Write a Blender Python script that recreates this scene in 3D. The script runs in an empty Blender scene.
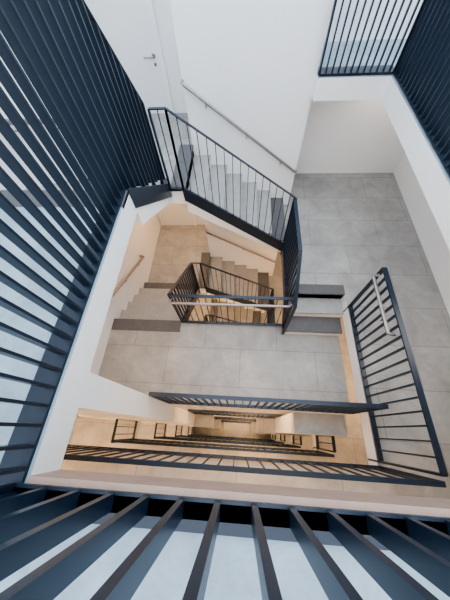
import bpy, bmesh, math
from mathutils import Matrix, Vector
S=bpy.context.scene
try: S.view_settings.look='AgX - Medium High Contrast'
except Exception: pass
# ---------------------------------------------------------------- materials
def mat(name,col,rough=.6,metal=0,noise=0,nscale=4,col2=None,tiles=None,bump=0):
    m=bpy.data.materials.new(name); m.use_nodes=True
    nt=m.node_tree; b=nt.nodes['Principled BSDF']
    b.inputs['Base Color'].default_value=(*col,1); b.inputs['Roughness'].default_value=rough
    b.inputs['Metallic'].default_value=metal
    if noise:
        tc=nt.nodes.new('ShaderNodeTexCoord'); n=nt.nodes.new('ShaderNodeTexNoise')
        n.inputs['Scale'].default_value=nscale; n.inputs['Detail'].default_value=10; n.inputs['Roughness'].default_value=.72; n.inputs['Distortion'].default_value=.4
        nt.links.new(tc.outputs['Object'],n.inputs['Vector'])
        r=nt.nodes.new('ShaderNodeValToRGB'); r.color_ramp.elements[0].position=.32; r.color_ramp.elements[1].position=.68
        c2=col2 or tuple(c*(1-noise) for c in col)
        r.color_ramp.elements[0].color=(*c2,1); r.color_ramp.elements[1].color=(*col,1)
        nt.links.new(n.outputs['Fac'],r.inputs['Fac']); out=r.outputs['Color']
        if tiles:
            br=nt.nodes.new('ShaderNodeTexBrick'); br.offset=0.5
            br.inputs['Scale'].default_value=1; br.inputs['Brick Width'].default_value=tiles[0]; br.inputs['Row Height'].default_value=tiles[1]
            br.inputs['Mortar Size'].default_value=.006
            br.inputs['Color1'].default_value=(1,1,1,1); br.inputs['Color2'].default_value=(.9,.9,.91,1); br.inputs['Mortar'].default_value=(.66,.66,.66,1)
            nt.links.new(tc.outputs['Object'],br.inputs['Vector'])
            mx=nt.nodes.new('ShaderNodeMix'); mx.data_type='RGBA'; mx.blend_type='MULTIPLY'; mx.inputs[0].default_value=1
            nt.links.new(out,mx.inputs[6]); nt.links.new(br.outputs['Color'],mx.inputs[7]); out=mx.outputs[2]
        nt.links.new(out,b.inputs['Base Color'])
        if bump:
            bp=nt.nodes.new('ShaderNodeBump'); bp.inputs['Strength'].default_value=bump; bp.inputs['Distance'].default_value=.01
            nt.links.new(n.outputs['Fac'],bp.inputs['Height']); nt.links.new(bp.outputs['Normal'],b.inputs['Normal'])
    return m
M_PL=mat('white_plaster',(.82,.83,.84),.8,noise=.03,nscale=3)
M_FL=mat('grey_stone_floor',(.375,.375,.37),.5,noise=.38,nscale=2.6,tiles=(1.2,.6),bump=.05)
M_BL=mat('blue_grey_screed',(.34,.42,.49),.5,noise=.38,nscale=2.5,bump=.05)
M_NV=mat('navy_steel',(.010,.021,.040),.35,metal=.1,noise=.15,nscale=12)
M_ST=mat('brushed_steel',(.33,.31,.31),.35,metal=.8,noise=.1,nscale=30)
M_DK=mat('charcoal_tread',(.105,.108,.116),.6,noise=.25,nscale=12)
M_TR=mat('grey_tread',(.34,.34,.34),.55,noise=.2,nscale=7)
M_ED=mat('tan_edge_strip',(.40,.285,.235),.5,noise=.15,nscale=8)
M_DR=mat('door_paint',(.78,.79,.80),.45,noise=.03)
def emis(name,c,s):
    m=bpy.data.materials.new(name); m.use_nodes=True; b=m.node_tree.nodes['Principled BSDF']
    b.inputs['Emission Color'].default_value=(*c,1); b.inputs['Emission Strength'].default_value=s; b.inputs['Base Color'].default_value=(*c,1); return m
M_WL=emis('warm_diffuser',(1,.68,.38),3)
M_NL=emis('neutral_fill_disc',(1,.93,.85),3)  # glowing disc of the neutral fill lights added in the top hall
# ---------------------------------------------------------------- builders
class MB:
    def __init__(s): s.v=[];s.f=[];s.m=[];s.mats=[]
    def mi(s,m):
        if m not in s.mats: s.mats.append(m)
        return s.mats.index(m)
    def hexa(s,P,m,top=None):
        o=len(s.v); s.v+= [tuple(p) for p in P]
        for i,q in enumerate([(0,3,2,1),(4,5,6,7),(0,1,5,4),(1,2,6,5),(2,3,7,6),(3,0,4,7)]):
            s.f.append(tuple(o+k for k in q)); s.m.append(s.mi(top if (top and i==1) else m))
    def box(s,x0,x1,y0,y1,z0,z1,m,top=None):
        s.hexa([(x0,y0,z0),(x1,y0,z0),(x1,y1,z0),(x0,y1,z0),(x0,y0,z1),(x1,y0,z1),(x1,y1,z1),(x0,y1,z1)],m,top)
    def beam(s,p,q,w,h,m):
        p=Vector(p);q=Vector(q);d=Vector((q.x-p.x,q.y-p.y,0)); d.normalize(); n=Vector((-d.y,d.x,0))*w/2; u=Vector((0,0,h/2))
        s.hexa([p-n-u,q-n-u,q+n-u,p+n-u,p-n+u,q-n+u,q+n+u,p+n+u],m)
    def post(s,c,d,zb,zt,th,dp,m):
        d=Vector((d[0],d[1],0)).normalized(); n=Vector((-d.y,d.x,0))*dp/2; d=d*th/2; a=Vector((c[0],c[1],zb)); b=Vector((c[0],c[1],zt))
        s.hexa([a-d-n,a+d-n,a+d+n,a-d+n,b-d-n,b+d-n,b+d+n,b-d+n],m)
    def tube(s,pts,r,m,n=10):
        pts=[Vector(p) for p in pts]; rings=[]
        for i,p in enumerate(pts):
            t=(pts[min(i+1,len(pts)-1)]-pts[max(i-1,0)]).normalized()
            up=Vector((0,0,1)) if abs(t.z)<.9 else Vector((1,0,0))
            a=t.cross(up).normalized(); b=t.cross(a)
            o=len(s.v); s.v+=[tuple(p+r*(a*math.cos(k*2*math.pi/n)+b*math.sin(k*2*math.pi/n))) for k in range(n)]; rings.append(o)
        mi=s.mi(m)
        for A,B in zip(rings,rings[1:]):
            for k in range(n): s.f.append((A+k,A+(k+1)%n,B+(k+1)%n,B+k)); s.m.append(mi)
        s.f.append(tuple(rings[0]+k for k in range(n))); s.m.append(mi)
        s.f.append(tuple(rings[-1]+k for k in reversed(range(n)))); s.m.append(mi)
    def make(s,name,parent=None,bevel=0):
        me=bpy.data.meshes.new(name); me.from_pydata(s.v,[],s.f)
        for m in s.mats: me.materials.append(m)
        me.polygons.foreach_set('material_index',s.m)
        bm=bmesh.new(); bm.from_mesh(me); bmesh.ops.recalc_face_normals(bm,faces=bm.faces); bm.to_mesh(me); bm.free()
        o=bpy.data.objects.new(name,me); S.collection.objects.link(o)
        if parent: o.parent=parent
        if bevel:
            b=o.modifiers.new('b','BEVEL'); b.width=bevel; b.segments=2; b.limit_method='ANGLE'
        return o
def empty(name,loc=(0,0,0)):
    e=bpy.data.objects.new(name,None); S.collection.objects.link(e); return e
def railing(name,segs,spacing=.1,th=.012,dp=.03,rw=.045,fascia=0,rh=.012,base=0,basesides=0):
    """segs: list of (p0,p1,zb0,zb1,zt0,zt1)"""
    e=empty(name); bars=MB(); rails=MB(); ns=len(segs)
    for j,(p0,p1,zb0,zb1,zt0,zt1) in enumerate(segs):
        p0=Vector(p0);p1=Vector(p1);L=(p1-p0).length; n=max(1,round(L/spacing)); d=(p1-p0)/L
        for i in range(n+1):
            if i==n and j<ns-1: continue
            t=i/n; c=p0.lerp(p1,t); zb=zb0+(zb1-zb0)*t; zt=zt0+(zt1-zt0)*t
            bars.post(c,d,zb,zt,th,dp,M_NV)
        rails.beam((*p0,zt0),(*p1,zt1),rw,rh,M_NV); rails.beam((*p0,zb0),(*p1,zb1),rw,rh,M_NV)
        if base and abs(zb0-zb1)<.01:
            nn=Vector((-d.y,d.x))*basesides; rails.beam((*(p0+nn),zb0),(*(p1+nn),zb1),base,.02,M_NV)
        if fascia: rails.beam((*p0,zb0-fascia/2),(*p1,zb1-fascia/2),.014,fascia,M_NV)
        if j==0: rails.post(p0,d,zb0-fascia,zt0,.02,rw,M_NV)
        if j==ns-1: rails.post(p1,d,zb1-fascia,zt1,.02,rw,M_NV)
    bars.make('balusters',e); rails.make('rails',e); return e
def handrail(p0,p1,nrm,name='handrail',br=3,off=.07,r=.02):
    e=empty(name); b=MB(); p0=Vector(p0);p1=Vector(p1);n=Vector(nrm)
    a=p0+n*off; c=p1+n*off
    b.tube([p0,p0+n*off*.6,a+(c-a)*.015,a+(c-a)*.04,a+(c-a)*.96,a+(c-a)*.985,p1+n*off*.6,p1],r,M_ST)
    k=MB()
    for i in range(br):
        t=(i+.5)/br; q=a.lerp(c,t); k.tube([q-Vector((0,0,.015)),q-Vector((0,0,.07)),q-Vector((0,0,.08))-n*off*.5,q-Vector((0,0,.08))-n*off],.008,M_ST,8)
    b.make('rail_tube',e); k.make('brackets',e); return e
def flight(org,d,w,z0,n,tr,ri):
    e=empty('stair_flight'); o=Vector((*org,0)); d=Vector((*d,0)); w=Vector((*w,0)); b=MB(); T=MB()
    prof=[(0,z0-.01)]
    for i in range(1,n): prof+=[((i-1)*tr,z0-i*ri-.03),(i*tr,z0-i*ri-.03)]
    prof+=[((n-1)*tr,z0-n*ri-.18),(0,z0-ri-.24)]
    k=len(prof)
    b.v=[tuple(o+d*s+Vector((0,0,z))) for s,z in prof]+[tuple(o+w+d*s+Vector((0,0,z))) for s,z in prof]
    b.mi(M_PL)
    b.f=[tuple(range(k)),tuple(range(2*k-1,k-1,-1))]+[(i,(i+1)%k,k+(i+1)%k,k+i) for i in range(k)]; b.m=[0]*len(b.f)
    b.make('stair_body',e)
    def slab(s0,s1,z,h,m):
        P=[o+d*s0,o+d*s1,o+d*s1+w,o+d*s0+w]
        T.hexa([p+Vector((0,0,z-h)) for p in P]+[p+Vector((0,0,z)) for p in P],m)
    for i in range(1,n):
        slab((i-1)*tr+.001,i*tr+.015,z0-i*ri,.03,M_DK if i==n-1 else M_TR)
    slab(-.2 if n>3 else -.16,.015,z0+.004,.03,M_DK)
    T.make('treads',e); return e
def lamp(x,y,z,power,warm=True,size=1.0):
    e=empty('ceiling_lamp'); b=MB()
    b.tube([(x,y,z+.0),(x,y,z-.03)],.16,M_PL,24); b.tube([(x,y,z-.031),(x,y,z-.036)],.14,M_WL if warm else M_NL,24)
    b.make('lamp_body',e)
    l=bpy.data.lights.new('lamp_light','AREA'); l.shape='DISK'; l.size=size; l.energy=power
    l.color=(1,.60,.31) if warm else (1,.93,.86)
    o=bpy.data.objects.new('lamp_light',l); S.collection.objects.link(o); o.location=(x,y,z-.06); o.parent=e
# ---------------------------------------------------------------- geometry constants (metres, camera storey floor z=0)
XL,XW0,XW1,XR,XE=-2.28,-1.05,.72,1.63,3.08
YB,YN,YF,YA,Y2,YW,YS,YE=-2.2,-.30,.31,1.66,2.95,4.0,2.02,4.95
H=2.55; R=.17; N=5; G=-H*N; TOP=2.9; TH=.24
X0=-.85; YC=YS-.52; YC0=-.26
def slabs(name,boxes,m):
    b=MB()
    for (x0,x1,y0,y1,z) in boxes: b.box(x0,x1,y0,y1,z-TH,z,M_PL,m)
    return b.make(name)
YA0=1.86
slabs('floor',[(-4,XW0,YB,YA0,0),(XW0,XE,YB,YC0-.002,0),(1.72,XE,YC0-.002,3.88,0),(.86,XE,3.88,YE,0)],M_BL)
b=MB(); b.box(XW0,1.72,YC0-.06,YC0,-TH,.006,M_ED,M_ED); b.make('trim_1')
b=MB(); b.box(XL-.15,XL,.1,YE+.15,G,TOP,M_PL); b.box(XL-.15,XL,YB,.1,0,TOP,M_PL); b.make('wall_left')
b=MB(); b.box(-4.15,-4,YB,.1,G,0,M_PL); b.box(-4,XL-.15,.1,.25,G,-TH,M_PL); b.make('wall_side')
b=MB(); b.box(XL,XE,YE,YE+.15,G,TOP,M_PL); b.make('wall_back')
b=MB(); b.box(XE,XE+.15,YB,YE+.15,G,TOP,M_PL); b.make('wall_right')
b=MB(); b.box(-4.15,XE+.15,YB-.15,YB,G,TOP,M_PL); b.make('wall_front')
b=MB(); b.box(X0,.86,YW,YE,G,TOP,M_PL); b.make('wall_shaft')
b=MB(); b.box(XL,XW0,.08,YF,G,-TH,M_PL); b.make('wall_pier')
b=MB(); b.box(.85,XR,.02,YF,G,-H-TH,M_PL,M_FL); b.make('wall_pier_right')
b=MB(); b.box(-4.15,XE+.15,YB-.15,YE+.15,G-.2,G,M_PL,M_FL); b.make('floor_ground')
for k in range(N):
    nA=5 if k==0 else 6; nB=12-nA; ya=YA0 if k==0 else YA
    z0=-H*k; zl=z0-nA*R; zr=z0-12*R; zf=z0-H
    tA=(Y2-ya)/(nA-1); tB=(XW1-X0)/(nB-1)
    flight((XL,ya),(0,1),(XW0-XL,0),z0,nA,tA,R)
    flight((X0,Y2),(1,0),(0,YW-Y2),zl,nB,tB,R)
    flight((XW1,YS),(0,-1),(XR-XW1,0),zr,3,.26,R)
    slabs('floor_landing',[(XL,X0,Y2,YE,zl)],M_FL)
    slabs('floor_hall',[(XW1,XE,YS,YW,zr),(.86,XE,YW,YE,zr),(XR,XE,YB,YS,zr),(-4,XR,YB,YN,zr),(-4,-2.25,YN,.08,zr)],M_FL)
    if k<N-1:
        bx=[(XL,XW1,YF,YA,zf),(XW1,XR,YF,YC,zf)]
        if k: bx+=[(.45,XR-.01,-.02,YF,zf),(XW0-.01,-.6,.04,YF,zf)]
        slabs('floor_gallery',bx,M_FL)
    if k: railing('stair_railing',[((XW0+.02,ya),(XW0+.02,Y2),z0+.03,zl+.03,z0+1.0,zl+1.0)],.1,fascia=.28,dp=.03)
    railing('stair_railing',[((XW0+.02,Y2-.01),(X0,Y2-.01),zl+.03,zl+.03,zl+1.0,zl+1.0)],.09,th=.009,dp=.012,fascia=0,rw=.035)
    railing('stair_railing',[((X0,Y2-.01),(XW1+.01,Y2-.01),zl+.04,zr+.08,zl+1.0,zr+1.05)],.1,th=.009,dp=.012,fascia=.22,rw=.035)
    railing('stair_railing',[((XW1-.01,Y2),(XW1-.01,YS),zr+.03,zr+.03,zr+1.05,zr+1.05),((XW1-.01,YS),(XW1-.01,YC),zr+.03,zf+.06,zr+1.05,zf+1.05)],.1,fascia=.25,dp=.03)
    railing('gallery_railing',[((XR+.02,-.22),(XR+.02,1.78),zr+.06,zr+.06,zr+1.05,zr+1.05)],.118,th=.014,dp=.035,rw=.05,rh=.02,fascia=.28)
    if k<N-1:
        railing('gallery_railing',[((XW0+.03,YA-.02),(XW1-.02,YA-.02),zf+.05,zf+.05,zf+1.0,zf+1.0)],.1,th=.01,dp=.014)
        railing('gallery_railing',[((XW0+.01,YF+.02),(XR,YF+.02),zf+.05,zf+.05,zf+1.0,zf+1.0)],.1,th=.012,dp=.03)
        handrail((XW0+.03,YA-.03,zf+.92),(XW1-.04,YA-.03,zf+.92),(0,-1,0))
    railing('gallery_railing',[((-2.25,YN+.02),(XR,YN+.02),zr+.05,zr+.05,zr+1.05,zr+1.05)],.14,th=.01,dp=.016,rw=.04)
    railing('gallery_railing',[((-2.24,YN),(-2.24,.08),zr+.05,zr+.05,zr+1.05,zr+1.05)],.12,th=.012,dp=.03)
    handrail((X0,YW,zl+.82),(.86,YW,zr+.74),(0,-1,0))
    handrail((XL,ya-.15,z0+.66),(XL,Y2+.35,zl+.72),(1,0,0),off=.1,r=.027)
    handrail((XR+.0,1.74,zr+.95),(XR+.0,1.0,zr+.95),(-1,0,0),br=2)
    e=empty('door_%d'%(k+1)); d=MB(); x0,x1=-2.2,-1.34
    d.box(x0,x1,YE-.03,YE,zl+.005,zl+2.08,M_DR); d.make('leaf',e,.004)
    d=MB(); d.box(x0-.06,x0,YE-.04,YE,zl,zl+2.14,M_PL); d.box(x1,x1+.06,YE-.04,YE,zl,zl+2.14,M_PL); d.box(x0,x1,YE-.04,YE,zl+2.08,zl+2.14,M_PL); d.make('frame',e)
    d=MB(); h=zl+.78; d.tube([(x1-.08,YE-.03,h),(x1-.08,YE-.085,h),(x1-.1,YE-.09,h),(x1-.22,YE-.09,h)],.011,M_ST)
    d.tube([(x1-.08,YE-.03,h),(x1-.08,YE-.038,h)],.028,M_ST,16); d.tube([(x1-.08,YE-.03,h-.1),(x1-.08,YE-.038,h-.1)],.022,M_ST,16); d.make('handle',e)
    lamp(-1.7,.95,z0-TH,20 if k==0 else 36)
    lamp(-1.55,4.3,zl-TH,32)
    lamp(.2,-1.2,z0-TH,46)
    lamp(-3.2,-.9,z0-TH,56)
    lamp(2.4,1.2,z0-TH,12 if k==0 else 40,warm=(k>0))  # top storey: unseen neutral fill, added to light the hall under the slab
    if k==0: lamp(2.2,4.4,z0-TH,8,warm=False)  # added fill for the far hall recess, no known fixture
    if k: lamp(2.0,3.6,zr+H-TH,28)
    if k: lamp(.4,.95,z0-TH,50)
# camera storey railings
XB=-1.1; YB0=YC0-.07
railing('balcony_railing',[((XB,YB0),(XB,YA0),.01,.01,1.32,1.32),((XB,YA0),(XB,2.2),-.0,-.24,1.32,1.32),((XB,2.2),(XB,Y2),-.24,-.83,1.32,.2)],.1,th=.016,dp=.058,rw=.065,base=.15,basesides=.045)
b=MB(); b.beam((XW0+.005,YA0,-.08),(XW0+.005,Y2,-.86),.012,.22,M_NV); b.make('stair_stringer')
railing('balcony_railing',[((-1.105,YB0),(1.785,YB0),.02,.02,1.05,1.05)],.17,th=.028,dp=.07,rw=.08,rh=.02,base=.11,basesides=-.03)
railing('balcony_railing',[((1.77,YB0),(1.77,3.93),.02,.02,1.05,1.05)],.095,th=.016,dp=.06,rw=.06,base=.12,basesides=-.04)
railing('balcony_railing',[((.87,3.93),(1.77,3.93),.02,.02,1.05,1.05)],.075,th=.014,dp=.03,rw=.05,base=.18,basesides=.07)
# ---------------------------------------------------------------- world
w=bpy.data.worlds.new('daylight'); S.world=w; w.use_nodes=True
bg=w.node_tree.nodes['Background']; bg.inputs[0].default_value=(.84,.92,1,1); bg.inputs[1].default_value=4.4
# ---------------------------------------------------------------- camera
cd=bpy.data.cameras.new('camera'); cam=bpy.data.objects.new('camera',cd); S.collection.objects.link(cam); S.camera=cam
cd.sensor_fit='VERTICAL'; cd.sensor_height=36; cd.lens=15.0; cd.clip_start=.02
cx=Vector((.9974,.0553,-.0459)).normalized(); cz=Vector((.0664,-.4612,.8834)); cy=cz.cross(cx).normalized(); cz=cx.cross(cy)
m=Matrix((cx,cy,cz)).transposed().to_4x4(); m.translation=Vector((0,0,1.5)); cam.matrix_world=m
